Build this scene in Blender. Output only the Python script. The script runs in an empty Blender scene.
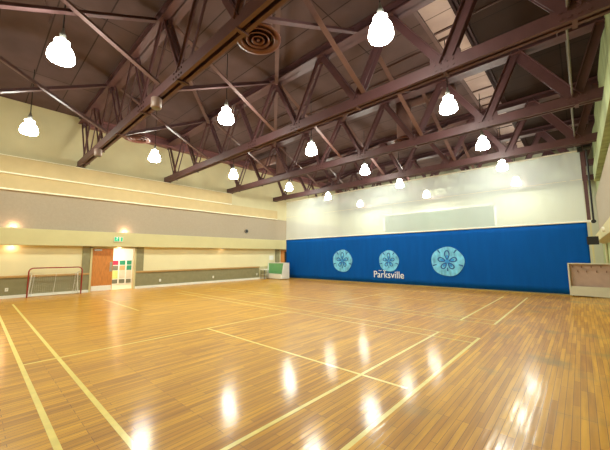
import bpy, bmesh, math, random
from mathutils import Vector, Matrix
random.seed(4)
C = bpy.context.scene.collection
PI = math.pi
XL, XR, YN, YF, ZC = -17.6, 0.98, -2.9, 24.6, 8.45      # room shell
YCUR = 16.34                                             # divider curtain plane
TRUSS_Y = [3.16, 7.27, 11.5, 15.7, 19.95, 23.9]

# ------------------------------------------------------------------ materials
def lin(c):
    return tuple(((v/255)/12.92 if v/255 <= .04045 else ((v/255+.055)/1.055)**2.4) for v in c)
def nm(name):
    m = bpy.data.materials.new(name); m.use_nodes = True
    nt = m.node_tree; b = nt.nodes['Principled BSDF']
    return m, nt, b
def mat(name, rgb, rough=.6, metal=0, var=.08, scale=6, stretch=(1,1,1), bump=0, coat=0):
    m, nt, b = nm(name)
    c = lin(rgb)
    tc = nt.nodes.new('ShaderNodeTexCoord'); mp = nt.nodes.new('ShaderNodeMapping')
    mp.inputs['Scale'].default_value = stretch
    nt.links.new(tc.outputs['Object'], mp.inputs['Vector'])
    n = nt.nodes.new('ShaderNodeTexNoise'); n.inputs['Scale'].default_value = scale; n.inputs['Detail'].default_value = 4
    nt.links.new(mp.outputs['Vector'], n.inputs['Vector'])
    r = nt.nodes.new('ShaderNodeValToRGB')
    r.color_ramp.elements[0].position = .3; r.color_ramp.elements[1].position = .7
    r.color_ramp.elements[0].color = tuple(max(0, v*(1-var)) for v in c)+(1,)
    r.color_ramp.elements[1].color = tuple(min(1, v*(1+var)) for v in c)+(1,)
    nt.links.new(n.outputs['Fac'], r.inputs['Fac'])
    nt.links.new(r.outputs['Color'], b.inputs['Base Color'])
    b.inputs['Roughness'].default_value = rough; b.inputs['Metallic'].default_value = metal
    b.inputs['Coat Weight'].default_value = coat
    if bump:
        bp = nt.nodes.new('ShaderNodeBump'); bp.inputs['Strength'].default_value = bump; bp.inputs['Distance'].default_value = .02
        nt.links.new(n.outputs['Fac'], bp.inputs['Height']); nt.links.new(bp.outputs['Normal'], b.inputs['Normal'])
    return m
def glow(name, rgb, strength):
    m, nt, b = nm(name)
    b.inputs['Base Color'].default_value = (.9,.9,.9,1)
    b.inputs['Emission Color'].default_value = tuple(rgb)+(1,)
    b.inputs['Emission Strength'].default_value = strength
    return m

M = {}
M['steel'] = mat('mauve_painted_steel', (88,56,58), .5, 0, .12, 3)
M['steel_dark'] = mat('brown_painted_steel', (70,40,36), .55, 0, .12, 3)
M['steel_pale'] = mat('pale_strut_steel', (98,70,68), .5, 0, .1, 4)
M['beam_dark'] = mat('dark_brown_beam', (52,30,28), .6, 0, .1, 3)
M['beam_dark'].node_tree.nodes['Principled BSDF'].inputs['Specular IOR Level'].default_value = .1
M['ledger'] = mat('pink_ledger_steel', (128,84,84), .5, 0, .08, 2)
M['duct'] = mat('duct_paint', (132,98,90), .5, 0, .1, 3)
M['diffuser'] = mat('diffuser_paint', (104,60,48), .45, 0, .1, 5)
M['upper'] = mat('upper_wall_paint', (206,196,156), .75, 0, .05, 1.2)
M['cream'] = mat('cream_wall_paint', (230,220,176), .7, 0, .03, 1.5)
M['tan'] = mat('tan_acoustic_panel', (202,180,134), .8, 0, .04, 3)
M['edge'] = mat('pale_edge_strip', (252,248,222), .6, 0, .02, 3)
M['taupe'] = mat('taupe_acoustic_fabric', (168,154,134), .9, 0, .04, 14, (1,1,1), .1)
M['soffit'] = mat('soffit_paint', (202,192,142), .6, 0, .03, 2)
M['olive'] = mat('olive_wainscot', (140,134,98), .7, 0, .08, 5)
M['oak'] = mat('oak_rail', (184,146,88), .4, 0, .15, 5, (1,8,8))
M['white'] = mat('white_paint', (236,234,222), .5, 0, .03, 4)
M['doorwood'] = mat('orange_oak_door', (200,130,64), .4, 0, .16, 4, (6,6,1))
M['metal'] = mat('brushed_metal', (200,200,200), .3, .9, .04, 8)
M['black'] = mat('black_rubber', (26,24,24), .5, 0, .1, 5)
M['grey'] = mat('grey_metal', (120,118,112), .4, .3, .06, 6)
M['red'] = mat('red_pipe_paint', (150,40,26), .35, 0, .08, 6)
M['netting'] = mat('white_net_cord', (226,222,210), .8, 0, .04, 8)
M['green'] = mat('green_panel', (112,178,120), .5, 0, .05, 4)
M['pinkish'] = mat('dusty_pink_panel', (182,152,136), .6, 0, .05, 5)
M['button'] = mat('brown_peg', (128,92,74), .5, 0, .05, 5)
M['ivory'] = mat('ivory_panel', (206,200,176), .5, 0, .04, 4)
M['canister'] = mat('dull_pink_can', (150,126,116), .4, 0, .05, 4)
M['letter'] = mat('white_lettering', (232,236,240), .5, 0, .02, 4)
M['disc'] = mat('cyan_sand_dollar_print', (110,190,236), .5, 0, .35, 6, (1,1,.5))
M['disc_mid'] = mat('bright_blue_print', (38,140,214), .5, 0, .15, 7)
M['petal'] = mat('deep_blue_print', (6,72,148), .5, 0, .1, 7)
M['exit'] = glow('exit_green', (.0,.42,.17), .9)
M['exit'].node_tree.nodes['Principled BSDF'].inputs['Base Color'].default_value = (.0,.25,.1,1)
M['exit_w'] = glow('exit_white', (.85,1,.9), 1.6)
M['lens_warm'] = glow('warm_lens', (1,.72,.45), 6)
M['bell'] = glow('prismatic_glass_glow', (.95,1,.88), 42)
M['lens'] = glow('prismatic_lens_glow', (.95,1,.88), 210)
M['posterg'] = mat('green_print', (44,140,104), .5, 0, .1, 8)
M['posterr'] = mat('crimson_print', (196,44,74), .5, 0, .1, 8)
M['postero'] = mat('orange_print', (230,160,110), .5, 0, .1, 8)
M['posterl'] = mat('lime_print', (190,206,120), .5, 0, .1, 8)
M['posterd'] = mat('grey_print', (110,112,92), .5, 0, .1, 8)

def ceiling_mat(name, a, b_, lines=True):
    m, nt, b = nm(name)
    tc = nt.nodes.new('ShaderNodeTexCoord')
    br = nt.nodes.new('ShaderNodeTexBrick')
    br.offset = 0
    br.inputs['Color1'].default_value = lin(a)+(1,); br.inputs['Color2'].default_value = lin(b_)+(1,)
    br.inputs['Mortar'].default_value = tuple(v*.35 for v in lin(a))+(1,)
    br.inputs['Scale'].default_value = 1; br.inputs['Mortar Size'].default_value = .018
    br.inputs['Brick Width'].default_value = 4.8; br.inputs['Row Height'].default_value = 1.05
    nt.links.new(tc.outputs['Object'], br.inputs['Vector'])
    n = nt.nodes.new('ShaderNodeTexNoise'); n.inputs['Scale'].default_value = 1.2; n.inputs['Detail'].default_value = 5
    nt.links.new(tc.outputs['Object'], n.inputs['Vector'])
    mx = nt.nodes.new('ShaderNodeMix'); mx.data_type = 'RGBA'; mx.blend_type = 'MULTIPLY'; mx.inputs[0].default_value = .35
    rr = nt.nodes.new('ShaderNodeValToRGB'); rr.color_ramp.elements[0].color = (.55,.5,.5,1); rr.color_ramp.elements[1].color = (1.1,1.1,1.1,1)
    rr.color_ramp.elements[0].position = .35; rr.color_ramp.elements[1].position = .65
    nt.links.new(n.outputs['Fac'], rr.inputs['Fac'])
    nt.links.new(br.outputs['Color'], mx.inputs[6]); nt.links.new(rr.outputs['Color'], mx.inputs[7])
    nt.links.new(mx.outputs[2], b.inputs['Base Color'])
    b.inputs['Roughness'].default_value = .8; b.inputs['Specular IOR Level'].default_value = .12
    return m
M['ceil'] = ceiling_mat('mauve_roof_deck', (98,79,78), (90,72,71))
M['ceil_dark'] = ceiling_mat('shade_painted_roof_deck', (50,34,28), (44,30,24))  # shade of the right-hand bay painted in as a darker deck colour
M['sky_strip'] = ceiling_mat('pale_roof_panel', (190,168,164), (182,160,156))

def floor_mat():
    m, nt, b = nm('maple_strip_floor')
    tc = nt.nodes.new('ShaderNodeTexCoord'); mp = nt.nodes.new('ShaderNodeMapping')
    mp.inputs['Rotation'].default_value = (0,0,PI/2)
    nt.links.new(tc.outputs['Object'], mp.inputs['Vector'])
    br = nt.nodes.new('ShaderNodeTexBrick'); br.offset = .37; br.offset_frequency = 3
    br.inputs['Color1'].default_value = lin((222,164,38))+(1,); br.inputs['Color2'].default_value = lin((188,130,28))+(1,)
    br.inputs['Mortar'].default_value = lin((130,80,30))+(1,)
    br.inputs['Scale'].default_value = 1; br.inputs['Mortar Size'].default_value = .0022; br.inputs['Bias'].default_value = -.1
    br.inputs['Brick Width'].default_value = .85; br.inputs['Row Height'].default_value = .062
    nt.links.new(mp.outputs['Vector'], br.inputs['Vector'])
    # long streaky grain
    mp2 = nt.nodes.new('ShaderNodeMapping'); mp2.inputs['Scale'].default_value = (16,.9,1)
    nt.links.new(tc.outputs['Object'], mp2.inputs['Vector'])
    n = nt.nodes.new('ShaderNodeTexNoise'); n.inputs['Scale'].default_value = 1; n.inputs['Detail'].default_value = 6
    nt.links.new(mp2.outputs['Vector'], n.inputs['Vector'])
    rr = nt.nodes.new('ShaderNodeValToRGB'); rr.color_ramp.elements[0].position = .35; rr.color_ramp.elements[1].position = .62
    rr.color_ramp.elements[0].color = (.60,.50,.38,1); rr.color_ramp.elements[1].color = (1.1,1.07,1,1)
    nt.links.new(n.outputs['Fac'], rr.inputs['Fac'])
    mx = nt.nodes.new('ShaderNodeMix'); mx.data_type = 'RGBA'; mx.blend_type = 'MULTIPLY'; mx.inputs[0].default_value = .6
    nt.links.new(br.outputs['Color'], mx.inputs[6]); nt.links.new(rr.outputs['Color'], mx.inputs[7])
    # worn grey-green scuffs by the right-hand wall
    n2 = nt.nodes.new('ShaderNodeTexNoise'); n2.inputs['Scale'].default_value = 1.1; n2.inputs['Detail'].default_value = 5
    nt.links.new(tc.outputs['Object'], n2.inputs['Vector'])
    r2 = nt.nodes.new('ShaderNodeValToRGB'); r2.color_ramp.elements[0].position = .56; r2.color_ramp.elements[1].position = .72
    r2.color_ramp.elements[0].color = (0,0,0,1); r2.color_ramp.elements[1].color = (.6,.6,.6,1)
    nt.links.new(n2.outputs['Fac'], r2.inputs['Fac'])
    sx = nt.nodes.new('ShaderNodeSeparateXYZ'); nt.links.new(tc.outputs['Object'], sx.inputs[0])
    gt = nt.nodes.new('ShaderNodeMapRange'); gt.inputs[1].default_value = -2.2; gt.inputs[2].default_value = -1.0
    nt.links.new(sx.outputs['X'], gt.inputs[0])
    ml = nt.nodes.new('ShaderNodeMath'); ml.operation = 'MULTIPLY'
    nt.links.new(r2.outputs['Color'], ml.inputs[0]); nt.links.new(gt.outputs[0], ml.inputs[1])
    m3 = nt.nodes.new('ShaderNodeMix'); m3.data_type = 'RGBA'
    nt.links.new(ml.outputs[0], m3.inputs[0]); nt.links.new(mx.outputs[2], m3.inputs[6]); m3.inputs[7].default_value = lin((128,120,70))+(1,)
    nt.links.new(m3.outputs[2], b.inputs['Base Color'])
    # satin varnish
    n3 = nt.nodes.new('ShaderNodeTexNoise'); n3.inputs['Scale'].default_value = 9; n3.inputs['Detail'].default_value = 3
    mp3 = nt.nodes.new('ShaderNodeMapping'); mp3.inputs['Scale'].default_value = (2.2,.35,1)
    nt.links.new(tc.outputs['Object'], mp3.inputs['Vector']); nt.links.new(mp3.outputs['Vector'], n3.inputs['Vector'])
    bp = nt.nodes.new('ShaderNodeBump'); bp.inputs['Strength'].default_value = .25; bp.inputs['Distance'].default_value = .004
    nt.links.new(n3.outputs['Fac'], bp.inputs['Height'])
    # each strip is slightly cupped
    sc_ = nt.nodes.new('ShaderNodeMath'); sc_.operation = 'MULTIPLY'; sc_.inputs[1].default_value = 2*PI/.062
    sn = nt.nodes.new('ShaderNodeMath'); sn.operation = 'SINE'
    nt.links.new(sx.outputs['X'], sc_.inputs[0]); nt.links.new(sc_.outputs[0], sn.inputs[0])
    bp2 = nt.nodes.new('ShaderNodeBump'); bp2.inputs['Strength'].default_value = 1; bp2.inputs['Distance'].default_value = .00013
    nt.links.new(sn.outputs[0], bp2.inputs['Height']); nt.links.new(bp.outputs['Normal'], bp2.inputs['Normal'])
    nt.links.new(bp2.outputs['Normal'], b.inputs['Normal']); nt.links.new(bp2.outputs['Normal'], b.inputs['Coat Normal'])
    b.inputs['Roughness'].default_value = .5
    b.inputs['Coat Weight'].default_value = .5; b.inputs['Coat Roughness'].default_value = .15; b.inputs['Specular IOR Level'].default_value = .3
    return m
M['floor'] = floor_mat()
def line_mat():
    m = mat('yellow_court_paint', (246,224,122), .3, 0, .08, 9)
    b = m.node_tree.nodes['Principled BSDF']; b.inputs['Coat Weight'].default_value = .5; b.inputs['Coat Roughness'].default_value = .13
    return m
M['line'] = line_mat()
def green_wall():
    m = mat('pale_green_streaked_wall', (158,168,118), .75, 0, .32, 2.2, (1,1.6,.12))
    return m
M['rwall'] = green_wall()
def vinyl():
    m = mat('royal_blue_vinyl', (0,80,160), .7, 0, .07, 3, (1.5,1,.2))
    m.node_tree.nodes['Principled BSDF'].inputs['Specular IOR Level'].default_value = .12
    return m
M['blue'] = vinyl()
def mesh_net():
    m, nt, b = nm('white_divider_mesh')
    out = nt.nodes['Material Output']
    b.inputs['Base Color'].default_value = (.9,.97,.95,1); b.inputs['Roughness'].default_value = .9
    tl = nt.nodes.new('ShaderNodeBsdfTranslucent'); tl.inputs['Color'].default_value = (.9,.97,.95,1)
    a = nt.nodes.new('ShaderNodeMixShader'); a.inputs[0].default_value = .45
    nt.links.new(b.outputs[0], a.inputs[1]); nt.links.new(tl.outputs[0], a.inputs[2])
    tr = nt.nodes.new('ShaderNodeBsdfTransparent')
    x = nt.nodes.new('ShaderNodeMixShader')
    tc = nt.nodes.new('ShaderNodeTexCoord'); mp = nt.nodes.new('ShaderNodeMapping'); mp.inputs['Scale'].default_value = (.5,1,.06)
    nt.links.new(tc.outputs['Object'], mp.inputs['Vector'])
    n = nt.nodes.new('ShaderNodeTexNoise'); n.inputs['Scale'].default_value = 1.5
    nt.links.new(mp.outputs['Vector'], n.inputs['Vector'])
    mr = nt.nodes.new('ShaderNodeMapRange'); mr.inputs[3].default_value = .45; mr.inputs[4].default_value = .56
    nt.links.new(n.outputs['Fac'], mr.inputs[0]); nt.links.new(mr.outputs[0], x.inputs[0])
    # factor 0 = fabric, 1 = open holes of the net
    nt.links.new(a.outputs[0], x.inputs[1]); nt.links.new(tr.outputs[0], x.inputs[2])
    nt.links.new(x.outputs[0], out.inputs['Surface'])
    return m
M['mesh'] = mesh_net()

# ------------------------------------------------------------------ mesh helpers
def link(name, me, parent=None):
    o = bpy.data.objects.new(name, me); C.objects.link(o)
    if parent is not None: o.parent = parent
    return o
class MB:
    def __init__(s, off=(0,0,0)): s.bm = bmesh.new(); s.off = Vector(off)
    def box(s, x0, x1, y0, y1, z0, z1):
        v = [s.bm.verts.new(Vector((x,y,z))-s.off) for x in (x0,x1) for y in (y0,y1) for z in (z0,z1)]
        for f in ((0,1,3,2),(4,6,7,5),(0,4,5,1),(2,3,7,6),(0,2,6,4),(1,5,7,3)): s.bm.faces.new([v[i] for i in f])
        return s
    def prism(s, pts, a, b, up=(0,0,1)):
        """extrude the 2-D profile pts (side, up) from a to b"""
        a, b = Vector(a), Vector(b); d = (b-a).normalized(); u = Vector(up)
        side = d.cross(u)
        if side.length < 1e-4: side = d.cross(Vector((0,1,0)))
        side.normalize(); u = side.cross(d).normalized()
        A = [s.bm.verts.new(a+side*p+u*q-s.off) for p,q in pts]
        B = [s.bm.verts.new(b+side*p+u*q-s.off) for p,q in pts]
        n = len(pts)
        for i in range(n): s.bm.faces.new((A[i],A[(i+1)%n],B[(i+1)%n],B[i]))
        s.bm.faces.new(A[::-1]); s.bm.faces.new(B)
        return s
    def rect(s, a, b, w, h, ox=0, oy=0, up=(0,0,1)):
        return s.prism([(ox-w/2,oy-h/2),(ox+w/2,oy-h/2),(ox+w/2,oy+h/2),(ox-w/2,oy+h/2)], a, b, up)
    def tube(s, a, b, r, n=10):
        return s.prism([(r*math.cos(2*PI*i/n), r*math.sin(2*PI*i/n)) for i in range(n)], a, b)
    def path(s, pts, r, n=8):
        for i in range(len(pts)-1): s.tube(pts[i], pts[i+1], r, n)
        return s
    def lathe(s, prof, c, n=24):
        c = Vector(c)-s.off; rings = []
        for r, z in prof:
            if r < 1e-5: rings.append([s.bm.verts.new(c+Vector((0,0,z)))])
            else: rings.append([s.bm.verts.new(c+Vector((r*math.cos(2*PI*i/n), r*math.sin(2*PI*i/n), z))) for i in range(n)])
        for A, B in zip(rings, rings[1:]):
            for i in range(n):
                j = (i+1)%n
                if len(A) == 1 and len(B) == 1: continue
                if len(A) == 1: s.bm.faces.new((A[0],B[i],B[j]))
                elif len(B) == 1: s.bm.faces.new((A[i],A[j],B[0]))
                else: s.bm.faces.new((A[i],A[j],B[j],B[i]))
        return s
    def poly(s, pts):
        s.bm.faces.new([s.bm.verts.new(Vector(p)-s.off) for p in pts]); return s
    def build(s, name, m, parent=None, bevel=0, smooth=False):
        bmesh.ops.recalc_face_normals(s.bm, faces=s.bm.faces[:])
        me = bpy.data.meshes.new(name); s.bm.to_mesh(me); s.bm.free(); me.materials.append(m)
        if smooth:
            for p in me.polygons: p.use_smooth = True
        o = link(name, me, parent)
        if parent is None: o.location = s.off
        if bevel:
            b = o.modifiers.new('bevel', 'BEVEL'); b.width = bevel; b.segments = 2; b.limit_method = 'ANGLE'
        return o
def thing(name, label, cat, loc=(0,0,0), group=None):
    o = bpy.data.objects.new(name, None); C.objects.link(o); o.location = loc
    o.empty_display_size = .2
    o['label'] = label; o['category'] = cat
    if group: o['group'] = group
    return o
def tag(o, label, cat, group=None):
    o['label'] = label; o['category'] = cat
    if group: o['group'] = group
    return o
def struct(o): o['kind'] = 'structure'; return o

# ------------------------------------------------------------------ room shell
fl = struct(MB().box(XL-.3, XR+.3, YN-.2, YF+.2, -.2, 0).build('floor', M['floor']))
# court markings painted on the floor
cl = MB()
def ly(x, y0, y1, w=.05): cl.box(x-w/2, x+w/2, y0, y1, 0, .0012)
def lx(y, x0, x1, w=.05): cl.box(x0, x1, y-w/2, y+w/2, 0, .0016)
ly(-2.39, -2.5, 6.90); ly(-1.62, -2.5, 6.925); ly(-2.39, 8.46, 14.3, .055); ly(-1.64, 8.46, 14.5, .055)
ly(-6.52, .61, 6.47, .04); ly(-6.55, 8.93, 12.4, .035)
lx(.61, -15.2, -1.62, .055); lx(1.06, -15.2, -1.62, .055)
lx(3.76, -6.52, -1.72, .045)
lx(6.90, -14.4, -1.6, .04); lx(6.47, -14.1, -1.64, .04)
lx(8.93, -14.4, -1.64, .04); lx(8.46, -14.4, -1.64, .04)
lx(11.4, -9, -2.39, .03); lx(3.58, -14.1, -10.3, .04); lx(13.9,-12,-2.4,.025)
cl.build('court_lines', M['line'], fl)

c_ = MB(); c_.box(XL-.3, -2.86, YN-.2, YF+.2, ZC, ZC+.12)
struct(c_.build('ceiling', M['ceil']))
struct(MB().box(-2.86, -2.12, YN-.2, YF+.2, ZC, ZC+.12).build('ceiling', M['sky_strip']))
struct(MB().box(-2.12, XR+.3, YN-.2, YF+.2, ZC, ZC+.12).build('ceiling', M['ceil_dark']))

w = MB()
DY0, DY1, DZ = 3.86, 5.78, 2.16
E0, E1 = 16.42, 17.45
for y0, y1, z0, z1 in ((YN-.2,DY0,0,ZC),(DY0,DY1,DZ,ZC),(DY1,YF+.2,0,ZC)):
    w.box(XL-.25, XL, y0, y1, z0, z1)
struct(w.build('wall_left', M['upper']))
struct(MB().box(XR, XR+.25, YN-.2, YF+.2, 0, ZC).build('wall_right', M['rwall']))
struct(MB().box(XL, XR, YF, YF+.25, 0, ZC).build('wall_far', mat('far_wall_paint', (190,190,164), .8, 0, .04, 1)))
struct(MB().box(XL, XR, YN-.25, YN, 0, ZC).build('wall_near', M['cream']))

tn = [0]
def trim(mb, m, bevel=0):
    tn[0] += 1
    return struct(mb.build('trim_%d' % tn[0], m, None, bevel))
# left wall bands
def side_bands(sx, X, yend_hi, yend_lo, door):
    def bx(mb, t, y0, y1, z0, z1):
        mb.box(*(sorted((X, X+sx*t))), y0, y1, z0, z1)
    a = MB(); bx(a, .22, YN, yend_hi, 5.22, 5.92); trim(a, M['tan'])
    a = MB(); bx(a, .16, YN, yend_lo, 4.56, 5.19); trim(a, M['tan'])
    a = MB(); bx(a, .25, YN, yend_hi, 5.17, 5.225); bx(a, .19, YN, yend_lo, 4.505, 4.56); bx(a,.21,YN,yend_hi,5.92,5.95); trim(a, M['edge'])
    a = MB(); bx(a, .06, YN, YF, 2.92, 4.52); trim(a, M['taupe'])
    # hollow soffit with an upstand so that lamps can sit in it
    a = MB(); bx(a, .34, YN, YF, 2.19, 2.90); trim(a, M['soffit'], .01)
side_bands(1, XL, 11.64, 15.9, True)
a = MB(); a.box(XL, XL+.02, YN, 3.49, .9, 2.19); a.box(XL, XL+.02, 6.22, 15.8, .9, 2.19); a.box(XL, XL+.02, E1, YF, 0, 2.19); trim(a, M['cream'])
a = MB()
a.box(XL, XL+.05, YN, 3.49, .12, .83); a.box(XL, XL+.05, 6.22, 14.2, .12, .83)
a.box(XL, XL+.07, 3.49, 3.80, .12, 2.19); a.box(XL, XL+.07, 5.84, 6.22, .12, 2.19); a.box(XL, XL+.07, 15.81, 16.23, .12, 2.19)
trim(a, M['olive'])
a = MB(); a.box(XL, XL+.1, YN, 3.80, .83, .92); a.box(XL, XL+.1, 5.84, 14.22, .83, .92); trim(a, M['oak'], .01)
a = MB(); a.box(XL, XL+.09, YN, 3.80, 0, .12); a.box(XL, XL+.09, 5.84, 16.3, 0, .12)
struct(a.build('baseboard_left', M['white']))
a = MB(); a.box(XL+.0, XL+.1, 3.80, 3.88, 0, 2.17); a.box(XL, XL+.1, 5.76, 5.84, 0, 2.17); a.box(XL, XL+.1, 3.80, 5.84, 2.10, 2.18); trim(a, M['soffit'])
# right wall
a = MB(); a.box(.76, XR, YN, 20.4, 5.22, 5.92); trim(a, M['rwall'])
a = MB(); a.box(.90, XR, YN, YF, 2.95, 5.0); trim(a, M['taupe'])
a = MB(); a.prism([(0,2.3),(.30,2.02),(.36,2.1),(.36,2.55),(.0,3.0)][::-1], (XR,YN,0), (XR,22.2,0)) if False else None
b_ = MB()
A = [(XR,2.16),(.68,2.3),(.66,2.66),(XR,3.05)]
va = [b_.bm.verts.new((x,YN,z)) for x,z in A]; vb = [b_.bm.verts.new((x,22.4,z)) for x,z in A]
for i in range(4): b_.bm.faces.new((va[i],va[(i+1)%4],vb[(i+1)%4],vb[i]))
b_.bm.faces.new(va[::-1]); b_.bm.faces.new(vb); trim(b_, M['soffit'])
struct(MB().box(XR-.03, XR, YN, YF, 0, .12).build('baseboard_right', M['white']))
# far wall: pale green recessed panel
a = MB(); a.box(-12.7, -4.3, YF-.06, YF, 3.3, 5.15); trim(a, mat('pale_green_wall_panel', (96,122,104), .8, 0, .03, 2))
a = MB(); a.box(-12.85, -12.7, YF-.1, YF, 3.15, 5.3); a.box(-4.3, -4.15, YF-.1, YF, 3.15, 5.3); a.box(-12.85,-4.15,YF-.1,YF,5.15,5.3); trim(a, M['white'])
# corridor behind the doorway
corr = MB()
corr.box(-20.9, -20.7, 2.6, 8.4, 0, 2.7); corr.box(-20.7, XL-.25, 2.6, 2.8, 0, 2.7); corr.box(-20.7, XL-.25, 8.2, 8.4, 0, 2.7)
corr.box(-20.9, XL-.25, 2.6, 8.4, 2.7, 2.8)
struct(corr.build('wall_corridor', M['white']))
struct(MB().box(-20.9, XL-.29, 2.6, 8.4, -.2, 0).build('floor', mat('corridor_floor', (214,196,160), .4)))

# doors
dr = struct(MB().box(XL-.08, XL-.03, DY0+.03, 4.80, .02, 2.10).build('door_1', M['doorwood'], None, .004))
MB().box(XL-.03, XL-.02, DY0+.06, 4.77, .03, .27).build('kick_plate', M['white'], dr)
MB().box(XL-.03, XL-.015, 4.66, 4.77, .95, 1.42).build('push_plate', M['metal'], dr)
MB().box(XL-.03, XL+.03, DY0+.1, DY0+.42, 1.98, 2.05).build('door_closer', M['metal'], dr)
d2 = struct(MB().box(XL, XL+.06, E0, E1, 0, 2.12).build('door_2', M['doorwood'], None, .004))
MB().box(XL+.06, XL+.08, E0+.36, E0+.6, .9, 2.0).build('window_pane', M['black'], d2)
MB().box(XL+.06, XL+.14, E0+.1, E0+.15, .95, 1.1).build('door_handle', M['metal'], d2)

# ------------------------------------------------------------------ roof trusses
TOP = [-17.45,-15.3,-12.85,-10.4,-8.05,-5.8,-3.4,-1.1,.9]
BOT = [-16.45,-14.1,-11.65,-9.35,-6.95,-4.5,-2.05,.24]
ZB0, ZB1, ZT0, ZT1 = 5.96, 6.25, 8.12, 8.40
def channel(d, w, t=.03):
    """C-shape, web at the outer side; d = depth, w = flange width"""
    return [(0,-d/2),(w,-d/2),(w,-d/2+t),(t,-d/2+t),(t,d/2-t),(w,d/2-t),(w,d/2),(0,d/2)]
def mirror(p): return [(-x,y) for x,y in p][::-1]
def shift(p, dx): return [(x+dx,y) for x,y in p]
names_y = ['nearest the camera', 'second from the camera', 'third from the camera', 'just in front of the curtain', 'behind the white mesh', 'against the far wall']
def make_truss(i, Y):
    t = thing('roof_truss', 'mauve steel roof truss spanning the hall, ' + names_y[i], 'roof truss', (XL, Y, ZB0), 'steel roof trusses')
    off = (XL, Y, ZB0)
    zc = (ZB0+ZB1)/2; d = ZB1-ZB0
    m = MB(off)
    ch = shift(mirror(channel(d, .085)), .125); ch2 = shift(channel(d, .085), -.125)
    m.prism(ch, (XL,Y,zc), (XR,Y,zc)); m.prism(ch2, (XL,Y,zc), (XR,Y,zc))
    m.build('bottom_chord', M['steel'], t)
    zc = (ZT0+ZT1)/2; d = ZT1-ZT0
    m = MB(off)
    m.rect((XL+.05,Y,ZT0+.015), (XR,Y,ZT0+.015), .42, .03); m.rect((XL+.05,Y,zc), (XR,Y,zc), .03, d); m.rect((XL+.05,Y,ZT1-.015), (XR,Y,ZT1-.015), .42, .03)
    m.build('top_chord', M['steel'], t)
    zb, zt = ZB1-.12, ZT0+.05
    seq = []
    for k in range(8):
        seq.append((TOP[k], zt, BOT[k], zb, 0)); seq.append((BOT[k], zb, TOP[k+1], zt, 1))
    for (xa, za, xb, zb_, dbl) in seq:
        m = MB(off)
        mx_ = max(xa, xb); big = mx_ > -3.5
        ws = .11 if mx_ < -9 else (.15 if mx_ < -5 else (.19 if mx_ < -1.2 else .27))
        for sgn in (-1, 1):
            o = .085*sgn if dbl else .05*sgn
            wd = ws*.8 if dbl else ws
            # angle section: one leg in the truss plane, one leg across
            L = [(0,-wd/2),(.014*sgn,-wd/2),(.014*sgn,wd/2-.014),(wd*.55*sgn,wd/2-.014),(wd*.55*sgn,wd/2),(0,wd/2)]
            if sgn < 0: L = L[::-1]
            m.prism(shift(L, o), (xa,Y,za), (xb,Y,zb_), (0,0,1))
        m.build('web_member', M['steel'], t)
    for k, x in enumerate(BOT):
        m = MB(off)
        big = x > -3.5
        w_, h_ = (.34, .2) if big else (.22, .14)
        m.box(x-w_, x+w_, Y-.045, Y-.03, ZB0+.04, ZB1+h_); m.box(x-w_, x+w_, Y+.03, Y+.045, ZB0+.04, ZB1+h_)
        m.box(x-.04, x+.04, Y-.15, Y+.15, ZB0-.03, ZB0-.001)
        if big or k in (3,4):
            for dx in (-.2,-.07,.07,.2):
                for dz in (.1, .24): m.tube((x+dx, Y-.147, ZB0+dz-.02), (x+dx, Y-.125, ZB0+dz-.02), .028, 8)
        m.build('gusset_plate', M['steel_dark'] if k in (3,4) else M['steel'], t)
    for k, x in enumerate(TOP[:-1]):
        MB(off).box(x-.22, x+.22, Y-.04, Y+.04, ZT0-.16, ZT0).build('gusset_plate', M['steel'], t)
    # bearing shoe on the wall ledge
    MB(off).box(XL, XL+.3, Y-.2, Y+.2, 5.951, ZB0).build('bearing_plate', M['steel_dark'], t)
    return t
for i, Y in enumerate(TRUSS_Y): make_truss(i, Y)

# cross braces between trusses (upright X frames)
bays = [(-.95,3.16,'left of the nearest truss'),(3.16,7.27,'between the first and second trusses'),(7.27,11.5,'between the second and third trusses'),(11.5,15.7,'between the third truss and the curtain'),(15.7,19.95,'above the white mesh curtain')]
cols = [(-12.8,'near the left wall'),(-8.1,'left of the centre'),(-4.3,'right of the centre'),(.1,'beside the right wall')]
for y0, y1, bt in bays:
    for x, ct in cols:
        if y0 < 0 and x > -8: continue
        t = thing('cross_brace', 'steel X brace %s, %s' % (bt, ct), 'brace', (x, y0, 6.2), 'X braces between trusses')
        off = (x, y0, 6.2)
        ya, yb = y0+.15, y1-.15
        a_ = MB(off)
        if x > 0: a_.tube((x+.06,ya,8.15), (x+.06,yb,6.24), .022, 8); a_.build('strut', M['grey'], t)
        else: a_.prism([(0,0),(.14,0),(.14,.014),(.014,.014),(.014,.14),(0,.14)], (x+.03,ya,8.15), (x+.03,yb,6.24)); a_.build('strut', M['steel_pale'], t)
        w_ = .03 if x > 0 else .14; a_ = MB(off); a_.prism([(0,0),(w_,0),(w_,.014),(.014,.014),(.014,w_),(0,w_)], (x-.15,ya,6.24), (x-.15,yb,8.15)); a_.build('strut', M['steel'], t)
# flat diagonal braces under the roof
for (xa, ya, xb, yb, tx) in ((-12.85,7.27,-8.05,3.16,'from the nearest truss to the second, by the left'),(-8.05,7.27,-3.4,3.16,'from the nearest truss to the second, by the centre'),
                         (-12.85,11.5,-8.05,7.27,'from the second truss to the third, by the left'),(-8.05,11.5,-3.4,7.27,'from the second truss to the third, by the centre'),(-12.85,15.7,-8.05,11.5,'from the third truss to the curtain, by the left')):
    d = (Vector((xb,yb,0))-Vector((xa,ya,0))).normalized()*.25
    o = MB((xa,ya,8.0)).rect((xa+d.x,ya+d.y,8.02), (xb-d.x,yb-d.y,8.02), .13, .1).build('roof_strut', M['steel_pale'])
    tag(o, 'pale diagonal roof strut running ' + tx, 'strut', 'diagonal roof struts')
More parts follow.
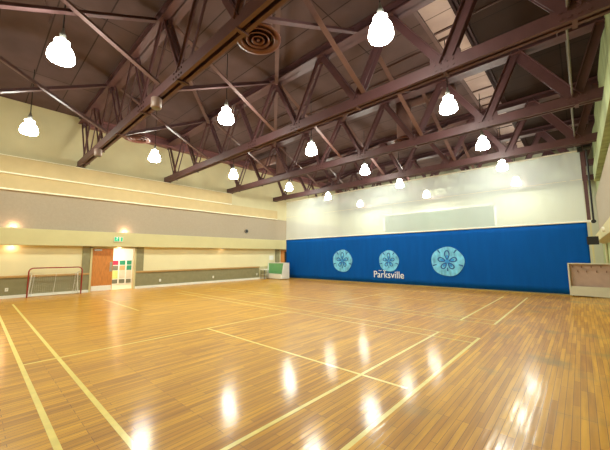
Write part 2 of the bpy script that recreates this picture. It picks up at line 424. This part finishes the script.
# long beams along the hall
tag(MB((-17.3,3.4,8.0)).box(-17.58,-17.18,3.4,YF,8.41,8.449).box(-17.4,-17.36,3.4,YF,8.1,8.41).box(-17.58,-17.18,3.4,YF,8.0,8.1).build('ledger_beam', M['ledger']), 'dusty pink steel ledger beam along the top of the left wall', 'beam')
tag(MB((-2.1,0,8.4)).box(-2.12,-1.94,YN,YF,8.401,8.449).box(-2.05,-2.01,YN,YF,8.401,8.41).build('roof_beam', M['beam_dark']), 'dark brown beam edging the right side of the pale roof strip', 'beam')
tag(MB((-3.0,0,8.4)).box(-2.97,-2.86,YN,YF,8.401,8.449).build('roof_beam', M['steel_pale']), 'thin pale beam edging the left side of the pale roof strip', 'beam')
# bars across the pale roof strip
for k, y in enumerate((4.6,6.2,9.1,9.5,11.9,13.6,14.5,15.2,17.1,18.6,20.4,21.6)):
    tag(MB((-2.6,y,8.5)).box(-2.84,-2.14,y-.035,y+.035,8.41,8.449).build('skylight_bar', M['steel_dark']), 'dark bar across the pale roof strip beside the right-hand lamps', 'bar', 'bars across the pale roof strip')
# conduits on the ceiling
def conduit(pts, r, label):
    pts = [(x,y,8.4495-r) for x,y,_ in pts]; o = MB(pts[0]).path(pts, r, 8).build('conduit', M['steel_dark']); tag(o, label, 'conduit')
zc = 8.419
conduit([(-8.6,.3,zc),(-10.6,1.0,zc),(-10.9,1.0,zc)], .025, 'thin dark conduit on the ceiling above the nearest left lamp')
conduit([(-12.6,5.0,zc),(-5.0,5.0,zc)], .025, 'straight dark conduit across the ceiling between the first two trusses')
conduit([(-12.0,9.6,zc),(-3.2,9.6,zc)], .03, 'straight dark conduit across the ceiling between the second and third trusses')
conduit([(-12.0,10.35,zc),(-3.2,10.35,zc)], .03, 'second straight conduit across the ceiling just before the third truss')
conduit([(-1.9,9.0,zc),(.9,9.0,zc)], .025, 'thin conduit on the dark roof near the right wall')

# ------------------------------------------------------------------ air diffusers
def diffuser(x, y, label, z=6.6):
    t = thing('air_diffuser', label, 'air vent', (x,y,z), 'round ceiling air diffusers')
    off = (x,y,z)
    MB(off).lathe([(.32,.1),(.32,8.4485-z),(0,8.4485-z)], (x,y,z), 28).build('duct_drop', M['duct'], t, 0, True)
    m = MB(off); m.lathe([(.32,.18),(.52,.03),(.52,0),(.47,0),(.31,.1)], (x,y,z), 28)
    m.build('collar', M['diffuser'], t, 0, True)
    for r in (.40,.27,.15):
        MB(off).lathe([(r,-.02),(r-.05,.06),(r-.07,.06),(r-.015,-.03),(r,-.02)], (x,y,z), 28).build('ring', M['diffuser'], t, 0, True)
    MB(off).lathe([(0,-.03),(.05,0),(0,.06)], (x,y,z), 16).build('cone', M['diffuser'], t, 0, True)
diffuser(-5.11, 4.05, 'round brown stepped air diffuser overhead, seen nearly from below')
diffuser(-13.85, 4.4, 'round brown air diffuser on a duct drop by the nearest truss near the left wall', 6.75)
diffuser(-13.55, 12.68, 'round brown air diffuser on a duct drop by the far end of the left wall')
diffuser(-5.33, 12.39, 'round brown air diffuser on a duct drop near the pale roof strip')
for (xa, xb, y, z, lab) in ((-5.3,-3.2,12.39,8.23,'fat round duct running right from the diffuser beside the roof strip'),(-16.6,-13.6,12.68,7.9,'fat round duct running to the left wall by the far diffuser')):
    s = 1
    m = MB(((xa+xb)/2,y,z)); xa2, xb2 = (xa+.3, xb) if xa > -6 else (xa, xb-.3)
    m.tube((xa2,y,z), (xb2,y,z), .18 if xa > -6 else .27, 24)
    tag(m.build('air_duct', M['duct'], None, 0, True), lab, 'duct')

# small can speakers under the nearest truss
for x, lab in ((-8.2,'small white cylindrical can hanging under the nearest truss by its dark splice plates'),(-13.9,'small cylindrical can hanging under the nearest truss close to the left wall')):
    y = 3.16-.12
    t = thing('hanging_speaker', lab, 'speaker', (x,y,5.66), 'cans under the nearest truss')
    MB((x,y,5.66)).lathe([(0,0),(.12,0),(.135,.02),(.135,.27),(.11,.29),(0,.29)], (x,y,5.66), 24).build('housing', M['canister'], t, 0, True)
    MB((x,y,5.66)).lathe([(0,-.012),(.1,-.008),(.1,.0),(0,.0)], (x,y,5.66), 20).build('grille', M['grey'], t)

# ------------------------------------------------------------------ pendant lamps
lrow = [(1.0,'before the nearest truss'),(5.28,'between the first and second trusses'),(9.55,'between the second and third trusses'),(13.95,'between the third truss and the curtain'),(18.2,'just behind the white mesh'),(22.8,'by the far wall behind the mesh')]
lcol = [(-14.15,'in the left file'),(-8.3,'in the middle file'),(-2.68,'in the right file')]
bell = [(0,.0),(.10,.002),(.2,.012),(.27,.04),(.296,.09),(.296,.15),(.284,.24),(.258,.33),(.212,.41),(.148,.465),(.10,.487),(.10,.51),(.165,.53),(.172,.57),(.13,.60),(.06,.632),(0,.64)]
bell = [(r_*.85, z_*.85) for r_, z_ in bell]
proto = None
ZL = 6.02
def make_lamp():
    t = thing('pendant_lamp', '', 'lamp', (0,0,ZL), 'glowing bell pendant lamps')
    MB((0,0,0)).lathe(bell[4:], (0,0,0), 24).build('glass_bell', M['bell'], t, 0, True)
    MB((0,0,0)).lathe(bell[:5], (0,0,0), 24).build('glass_lens', M['lens'], t, 0, True)
    MB().lathe([(0,.544),(.065,.544),(.065,.66),(.04,.72),(.02,.82),(0,.82)], (0,0,0), 16).build('cap', M['grey'], t, 0, True)
    MB().tube((0,0,.82), (0,0,ZC-ZL), .014, 8).build('cable', M['black'], t)
    return t
for y, ry in lrow:
    for x, cx in lcol:
        if y == 1.0 and x > -3: continue
        if proto is None: o = proto = make_lamp()
        else:
            o = proto.copy(); C.objects.link(o)
            for c in proto.children:
                d = c.copy(); C.objects.link(d); d.parent = o
        o.location = (x, y, ZL)
        o['label'] = 'glowing white bell pendant lamp %s, %s' % (cx, ry)

# ------------------------------------------------------------------ divider curtain
X0, X1 = -16.88, .27
ZH = 2.93; ZM = 5.86
cur = thing('divider_curtain', 'long blue gym divider curtain with white mesh above and three sand dollar discs', 'curtain', ((X0+X1)/2, YCUR, 0))
coff = ((X0+X1)/2, YCUR, 0)
def sheet(name, z0, z1, m, nz, amp, thick):
    b = bmesh.new(); nx = 220; R = []
    for i in range(nx+1):
        x = X0+(X1-X0)*i/nx
        col = []
        for j in range(nz+1):
            z = z0+(z1-z0)*j/nz
            k = 1-abs(z-ZH)/3.2
            yy = amp*(math.sin(x*7.1+math.sin(x*1.7)*2)+.5*math.sin(x*15.3+1)) * (.4+.6*(1-k)) + amp*.8*math.sin(x*1.3+z)
            col.append(b.verts.new((x-coff[0], yy, z)))
        R.append(col)
    for i in range(nx):
        for j in range(nz): b.faces.new((R[i][j],R[i+1][j],R[i+1][j+1],R[i][j+1]))
    me = bpy.data.meshes.new(name); b.to_mesh(me); b.free(); me.materials.append(m)
    for p in me.polygons: p.use_smooth = True
    o = link(name, me, cur)
    if thick:
        s = o.modifiers.new('solid','SOLIDIFY'); s.thickness = thick; s.offset = 1
    return o
sheet('blue_panel', .04, ZH, M['blue'], 10, .007, .006)
sheet('mesh_panel', ZH+.02, ZM, M['mesh'], 8, .012, 0)
MB(coff).tube((X0,YCUR-.02,ZH+.01),(X1+.12,YCUR-.02,ZH+.01),.035,12).build('hem_bar', M['white'], cur)
MB(coff).rect((X0,YCUR-.015,4.66),(X1,YCUR-.015,4.66),.006,.02).build('seam_tape', M['ivory'], cur)
MB(coff).tube((X0,YCUR,ZM),(X1,YCUR,ZM),.03,10).build('top_bar', M['white'], cur)
MB(coff).box(X0,X1,YCUR-.012,YCUR+.02,.0,.04).build('bottom_hem', M['olive'], cur)
MB(coff).box(.29,.40,YCUR-.04,YCUR-.02,3.0,5.9).build('lifting_strap', M['steel'], cur)
MB(coff).tube((.47,YCUR-.04,2.98),(.47,YCUR-.04,6.0),.032,10).build('lifting_cable', M['black'], cur)
MB(coff).tube((.47,YCUR-.09,2.93),(.47,YCUR+.01,2.93),.075,14).build('pulley', M['black'], cur)
MB(coff).box(.2,.36,YCUR-.12,YCUR-.04,5.78,5.98).tube((.38,YCUR-.08,5.92),(.6,YCUR-.08,5.92),.1,14).build('winch', M['black'], cur)
MB(coff).box(.22,.56,YCUR-.03,YCUR+.03,2.02,2.34).build('edge_bracket', M['black'], cur)
MB(coff).box(.34,.40,YCUR-.02,YCUR+.02,0,2.9).build('edge_post', M['soffit'], cur)
# hanger rods to the truss
for x in (-14.5,-10.5,-6.5,-2.5):
    MB(coff).tube((x,YCUR,ZM),(x,YCUR,8.44),.012,6).build('hanger_rod', M['steel_dark'], cur)

YS = YCUR-.030
def emblem(cx, cz, rx, rz, lab):
    def P(u, v, k=0): return (cx+u*rx, YS-k, cz+v*rz)
    n = 56
    m = MB(coff)
    def plate(pts, k0, k1):
        n = len(pts)
        A = [m.bm.verts.new(Vector(P(u,v,k0))-m.off) for u,v in pts]; B = [m.bm.verts.new(Vector(P(u,v,k1))-m.off) for u,v in pts]
        for i in range(n): m.bm.faces.new((A[i],A[(i+1)%n],B[(i+1)%n],B[i]))
        m.bm.faces.new(A[::-1]); m.bm.faces.new(B)
    plate([((1+.02*math.sin(5*t+1))*math.cos(t), (1+.02*math.sin(5*t+1))*math.sin(t)) for t in [2*PI*i/n for i in range(n)]], 0, .004)
    d = m.build('sand_dollar_print', M['disc'], cur); d['label'] = lab
    m = MB(coff)
    star = []
    for i in range(40):
        t = 2*PI*i/40+PI/2; r = .30+.16*math.cos(5*(t-PI/2)); star.append((r*math.cos(t), r*math.sin(t)))
    plate(star, .004, .006)
    m.build('star_centre', M['disc_mid'], d)
    for q in range(5):
        t = PI/2+2*PI*q/5
        c, s = math.cos(t), math.sin(t); m = MB(coff)
        L = .78 if q == 0 else .62
        # hollow petal outline
        N = 20; out, inn = [], []
        for i in range(N):
            a_ = 2*PI*i/N
            r_ = .12+(L-.12)*(.5-.5*math.cos(a_)); wv = .15*math.sin(a_)*(1.1-.3*math.cos(a_))
            out.append((r_*c-wv*s, r_*s+wv*c))
            r2 = .2+(L-.28)*(.5-.5*math.cos(a_)); w2 = .085*math.sin(a_)*(1.1-.3*math.cos(a_))
            inn.append((r2*c-w2*s, r2*s+w2*c))
        Va = [m.bm.verts.new(Vector(P(u,v,.009))-m.off) for u,v in out]; Vb = [m.bm.verts.new(Vector(P(u,v,.009))-m.off) for u,v in inn]
        for i in range(N): m.bm.faces.new((Va[i],Va[(i+1)%N],Vb[(i+1)%N],Vb[i]))
        m.build('petal', M['petal'], d)
    for q in range(5):
        t = -PI/2+2*PI*q/5; c, s = math.cos(t), math.sin(t)
        if q == 0: r0, r1, hw = .42, .66, .045
        else: r0, r1, hw = .70, .96, .05
        m = MB(coff); plate([(r0*c-hw*s*.6,r0*s+hw*c*.6),(r0*c+hw*s*.6,r0*s-hw*c*.6),(r1*c+hw*s,r1*s-hw*c),(r1*c-hw*s,r1*s+hw*c)], .005, .009)
        m.build('slot', M['petal'], d)
emblem(-11.58, 1.33, .76, .72, 'leftmost cyan sand dollar disc')
emblem(-8.29, 1.34, .62, .61, 'small cyan sand dollar disc above the lettering')
emblem(-5.06, 1.33, .80, .74, 'large pale cyan sand dollar disc on the right')
cu = bpy.data.curves.new('lettering', 'FONT'); cu.body = 'Parksville'; cu.size = .56; cu.extrude = .003; cu.align_x = 'CENTER'
to = bpy.data.objects.new('lettering_tmp', cu); C.objects.link(to)
bpy.context.view_layer.update()
dg = bpy.context.evaluated_depsgraph_get()
me = bpy.data.meshes.new_from_object(to.evaluated_get(dg))
bpy.data.objects.remove(to)
xs = [v.co.x for v in me.vertices]; wd = max(xs)-min(xs); mid = (max(xs)+min(xs))/2
me.transform(Matrix.Translation((-mid,0,0))); me.transform(Matrix.Diagonal((1.88/wd, 1, 1, 1)))
me.transform(Matrix.Rotation(PI/2, 4, 'X'))
me.transform(Matrix.Translation((-8.34-coff[0], YS-.003-YCUR, .36)))
me.materials.clear(); me.materials.append(M['letter'])
lt = link('lettering', me, cur); lt['label'] = 'white Parksville lettering'
# small wave marks printed over the second and third letters
m = MB(coff)
for x0 in (-8.96, -8.68):
    pts = [(x0+.022*i, .765+.016*math.sin(i*1.0)) for i in range(10)]
    for (xa,za),(xb,zb) in zip(pts, pts[1:]): m.rect((xa,YS-.004,za),(xb,YS-.004,zb),.006,.03)
m.build('wave_mark', M['letter'], cur)

# ------------------------------------------------------------------ things along the walls
# hockey goal
gx, g0, g1, gh = -17.17, 1.60, 3.44, 1.22
t = thing('hockey_goal', 'red framed hockey goal with white net against the left wall', 'goal', (gx,(g0+g1)/2,0))
off = (gx,(g0+g1)/2,0)
r = .026; cr = .16
def arc(cy, cz, a0, a1): return [(gx, cy+cr*math.cos(a0+(a1-a0)*i/6), cz+cr*math.sin(a0+(a1-a0)*i/6)) for i in range(7)]
front = [(gx,g0,0.0)]+arc(g0+cr, gh-cr, PI, PI/2)+arc(g1-cr, gh-cr, PI/2, 0)+[(gx,g1,0.0)]
m = MB(off); m.path(front, r, 10); m.build('goal_frame', M['red'], t)
bx_ = gx-.30
m = MB(off); m.path([(gx,g0,.03),(bx_,g0+.05,.03),(bx_,g1-.05,.03),(gx,g1,.03)], .028, 8); m.build('base_bar', M['white'], t)
m = MB(off); m.path([(gx,g0,gh-.15),(bx_,g0+.12,gh-.25),(bx_,g0+.05,.03)], .015, 6); m.path([(gx,g1,gh-.15),(bx_,g1-.12,gh-.25),(bx_,g1-.05,.03)], .015, 6); m.build('rear_brace', M['white'], t)
b = bmesh.new(); ny, nz = 26, 16; R = []
for i in range(ny+1):
    col = []
    for j in range(nz+1):
        u, v = i/ny, j/nz
        y = g0+.04+(g1-g0-.08)*u; z = .04+(gh-.1)*v
        x = gx-.05-.22*(1-v**3)-.03*math.sin(u*19)
        col.append(b.verts.new((x-off[0], y-off[1], z)))
    R.append(col)
for i in range(ny):
    for j in range(nz): b.faces.new((R[i][j],R[i+1][j],R[i+1][j+1],R[i][j+1]))
me = bpy.data.meshes.new('net'); b.to_mesh(me); b.free(); me.materials.append(M['netting'])
o = link('net', me, t); wm = o.modifiers.new('wire','WIREFRAME'); wm.thickness = .0025
m = MB(off)
for yy in (g0+.12, g0+.2, (g0+g1)/2, g1-.22, g1-.12): m.path([(gx-.06,yy,gh-.25),(gx-.03,yy-.03,.6),(gx-.06,yy-.08,.06)], .007, 6)
m.build('net_cord', M['netting'], t)

# exit sign on the soffit
ex = XL+.34
t = thing('exit_sign', 'green and white running man exit sign on the ledge above the doorway', 'sign', (ex,4.87,2.46))
off = (ex,4.87,2.46)
MB(off).box(ex, ex+.06, 4.67, 5.07, 2.44, 2.68).build('housing', M['white'], t)
MB(off).box(ex+.06, ex+.066, 4.69, 4.90, 2.46, 2.66).build('green_panel', M['exit'], t)
MB(off).box(ex+.06, ex+.066, 4.97, 5.05, 2.46, 2.66).build('green_panel', M['exit'], t)
m = MB(off); xx = ex+.067
m.tube((xx,4.80,2.63),(xx+.002,4.80,2.63),.018,10)
for (ya,za,yb,zb) in ((4.80,2.61,4.785,2.55),(4.785,2.55,4.82,2.515),(4.82,2.515,4.81,2.475),(4.785,2.55,4.76,2.52),(4.76,2.52,4.73,2.51),(4.80,2.60,4.84,2.575),(4.80,2.60,4.765,2.59)): m.rect((xx,ya,za),(xx,yb,zb),.004,.02,0,0,(1,0,0))
m.build('running_man', M['exit_w'], t)

# recessed lamps in the soffit
def spot(y, up, power, lab):
    z = 2.90 if up else 2.19
    x = XL+.2
    t = thing('wall_uplight' if up else 'downlight', lab, 'light', (x,y,z), 'wall wash uplights' if up else 'soffit downlights')
    s = 1 if up else -1
    MB((x,y,z)).lathe([(.075,0),(.09,0),(.09,.03*s),(.07,.03*s),(.075,0)], (x,y,z), 20).build('trim_ring', M['metal'], t)
    MB((x,y,z)).lathe([(0,.004*s),(.07,.004*s),(.07,.014*s),(0,.014*s)], (x,y,z), 20).build('lens', M['lens_warm'], t)
    l = bpy.data.lights.new('lamp_glow', 'POINT'); l.energy = power; l.color = (1,.58,.36); l.shadow_soft_size = .04
    lo = bpy.data.objects.new('lamp_glow', l); C.objects.link(lo); lo.parent = t; lo.location = (-.03,0,.07*s)
spot(1.02, True, 9, 'warm uplight glowing on the ledge at the left edge of the photo')
spot(5.22, True, 10, 'warm uplight glowing on the ledge above the doorway')
spot(1.02, False, 6, 'warm downlight under the ledge at the left edge of the photo')
spot(5.0, False, 3, 'warm downlight under the ledge over the doorway')
spot(11.0, False, .6, 'small downlight under the ledge halfway along the left wall')

# sockets and the small round sensor
for y, lab in ((1.0,'small white wall socket left of the hockey goal'),(7.14,'small white wall socket just right of the doorway'),(10.46,'small white wall socket halfway along the dark wainscot'),(14.0,'small white wall socket at the far end of the wainscot')):
    t = thing('wall_socket', lab, 'socket', (XL+.05,y,.36), 'white sockets in the wainscot')
    MB((XL+.05,y,.36)).box(XL+.05,XL+.06,y-.05,y+.05,.29,.43).build('cover_plate', M['white'], t)
    MB((XL+.05,y,.36)).box(XL+.06,XL+.064,y-.02,y+.02,.33,.39).build('outlet', M['ivory'], t)
t = thing('wall_speaker', 'small round dark speaker on the grey band of the left wall', 'speaker', (XL+.06,13.0,3.45))
m = MB((XL+.06,13.0,3.45)); m.tube((XL+.06,13.0,3.45),(XL+.13,13.0,3.45),.14,20); m.build('housing', M['grey'], t)
m = MB((XL+.06,13.0,3.45)); m.tube((XL+.13,13.0,3.45),(XL+.135,13.0,3.45),.1,20); m.build('grille', M['black'], t)
tag(MB((XL+.02,15.45,1.5)).box(XL+.02,XL+.03,15.2,15.62,1.38,1.72).build('notice', M['white']), 'white paper notice on the cream wall above the green bin', 'notice')

# corridor notice panels
px_ = -20.68
def panel(y0, y1, c1, c2, lab):
    t = thing('display_panel', lab, 'panel', (px_,(y0+y1)/2,.06), 'display panels in the corridor'); off = (px_,(y0+y1)/2,.06)
    MB(off).box(px_-.02, px_, y0-.03, y1+.03, .06, 1.5).build('backing', M['white'], t)
    MB(off).box(px_, px_+.01, y0, y1, 1.2, 1.46).build('header', M[c1], t)
    MB(off).box(px_, px_+.01, y0, y1, .88, 1.16).build('picture', M[c2[0]], t)
    MB(off).box(px_, px_+.01, y0, y1, .38, .86).build('text_block', M[c2[1]], t)
    MB(off).box(px_, px_+.01, y0, y1, .1, .34).build('footer', M['posterd'], t)
panel(5.62, 5.91, 'posterr', ('posterd','posterl'), 'tall corridor panel with crimson heading, seen through the doorway')
panel(5.98, 6.29, 'posterg', ('postero','ivory'), 'tall corridor panel with green heading and orange picture')
panel(6.37, 6.64, 'posterg', ('posterg','ivory'), 'tall corridor panel with green heading and green picture, rightmost in the doorway')
for y, pw in ((5.4, 60),):
    l = bpy.data.lights.new('corridor_lamp', 'AREA'); l.shape = 'RECTANGLE'; l.size = 1.2; l.size_y = .5; l.energy = 110; l.color = (1,.9,.82)
    t = thing('corridor_light', 'flat panel light on the corridor ceiling behind the doorway', 'light', (-19.3,y,2.69))
    MB((-19.3,y,2.69)).box(-19.9,-18.7,y-.25,y+.25,2.65,2.699).build('fixture', M['white'], t)
    lo = bpy.data.objects.new('corridor_lamp', l); C.objects.link(lo); lo.parent = t; lo.location = (0,0,-.06)

# open-fronted bins
def bin_(name, x0, x1, y0, y1, h, pm, lab, pegs, sidem):
    t = thing(name, lab, 'bin', ((x0+x1)/2,y0,0)); off = ((x0+x1)/2,y0,0)
    d = y1-y0; sl = (.12 if pegs else .3)*d
    def side(x, xx):
        m = MB(off); P = [(y0,.04),(y1,.04),(y1,h),(y0+sl,h)]
        A = [m.bm.verts.new(Vector((x,y,z))-m.off) for y,z in P]; B = [m.bm.verts.new(Vector((xx,y,z))-m.off) for y,z in P]
        for i in range(4): m.bm.faces.new((A[i],A[(i+1)%4],B[(i+1)%4],B[i]))
        m.bm.faces.new(A[::-1]); m.bm.faces.new(B); m.build('side_panel', M[sidem], t, .006)
    side(x0, x0+.05); side(x1-.05, x1)
    MB(off).box(x0+.05, x1-.05, y0+.01, y0+.05, .04, .40).build('front_board', M[sidem], t)
    bk = .55 if pegs else .33
    MB(off).box(x0+.05, x1-.05, y0+d*bk, y0+d*(bk+.07), .05, h-.03).build('back_panel', pm, t)
    MB(off).box(x0, x1, y0+sl, y1, h-.03, h+.01).build('top_rail', M[sidem], t, .004)
    MB(off).box(x0+.05, x1-.05, y1-.03, y1, .04, h-.03).build('rear_board', M[sidem], t)
    for px1 in (x0+.1, x1-.1):
        for py1 in (y0+.06, y1-.06): MB(off).tube((px1-.02,py1,.025),(px1+.02,py1,.025),.025,12).build('wheel', M['black'], t)
    if pegs:
        for (px1, pz1) in pegs: MB(off).box(px1-.012, px1+.012, y0+d*.55-.03, y0+d*.55, pz1-.04, pz1+.04).build('peg', M['button'], t)
    return t
bin_('storage_bin', -17.5, -15.8, 14.8, 15.6, 1.17, M['green'], 'white sided bin with green panel in the corner left of the curtain', None, 'white')
bin_('storage_bin', -.43, .93, 16.0, 16.28, 1.29, M['pinkish'], 'ivory framed bin with dusty pink pegged panel at the curtain right end',
     [(-.28,1.16),(-.02,1.16),(.26,1.16),(.53,1.16),(.8,1.16),(-.14,.98),(.12,.98),(.40,.98),(.67,.98)], 'ivory')
# small side table
t = thing('side_table', 'small white topped table between the wainscot end and the green bin', 'table', (-17.25,14.45,0)); off = (-17.25,14.45,0)
MB(off).box(-17.48,-17.02,14.27,14.68,.66,.72).build('tabletop', M['white'], t, .005)
MB(off).box(-17.46,-17.04,14.29,14.66,.3,.33).build('lower_shelf', M['ivory'], t)
for x in (-17.46,-17.07):
    for y in (14.29,14.63): MB(off).box(x,x+.03,y,y+.03,0,.66).build('leg', M['grey'], t)

# right wall bits
tag(MB((.93,20.5,1)).tube((.93,20.5,0),(.93,20.5,2.17),.05,12).build('wall_pipe', M['soffit']), 'cream vertical pipe on the right wall behind the pink bin', 'pipe')
t = thing('wall_lamp', 'small round white fitting on the ledge of the right wall', 'lamp', (.66,14.6,2.5))
MB((.66,14.6,2.5)).tube((.675,14.6,2.5),(.60,14.6,2.5),.09,18).build('shade', M['white'], t)
MB((.66,14.6,2.5)).tube((.69,14.6,2.5),(.675,14.6,2.5),.06,14).build('mount', M['grey'], t)

# ------------------------------------------------------------------ camera, world, colour
yaw, pit, rol, F = math.radians(42.358), math.radians(5.9076), math.radians(-.396), 300.62
f = Vector((-math.sin(yaw)*math.cos(pit), math.cos(yaw)*math.cos(pit), math.sin(pit)))
r = Vector((math.cos(yaw), math.sin(yaw), 0)); u = r.cross(f)
r2 = r*math.cos(rol)+u*math.sin(rol); u2 = -r*math.sin(rol)+u*math.cos(rol)
cam = bpy.data.cameras.new('camera'); co = bpy.data.objects.new('camera', cam); C.objects.link(co)
cam.sensor_fit = 'HORIZONTAL'; cam.sensor_width = 36; cam.lens = 36*F/610; cam.clip_start = .05; cam.clip_end = 200
mw = Matrix((r2, u2, -f)).transposed().to_4x4(); mw.translation = Vector((0,0,1.65)); co.matrix_world = mw
sc = bpy.context.scene; sc.camera = co
wd_ = bpy.data.worlds.new('world'); sc.world = wd_; wd_.use_nodes = True
wd_.node_tree.nodes['Background'].inputs[0].default_value = (.9,.85,.7,1); wd_.node_tree.nodes['Background'].inputs[1].default_value = .05
sc.view_settings.view_transform = 'Standard'; sc.view_settings.look = 'None'; sc.view_settings.gamma = 1; sc.view_settings.exposure = .06
sc.view_settings.use_curve_mapping = False
sc.cycles.use_denoising = True
sc.cycles.max_bounces = 8; sc.cycles.diffuse_bounces = 5; sc.cycles.sample_clamp_indirect = 6; sc.cycles.transparent_max_bounces = 12
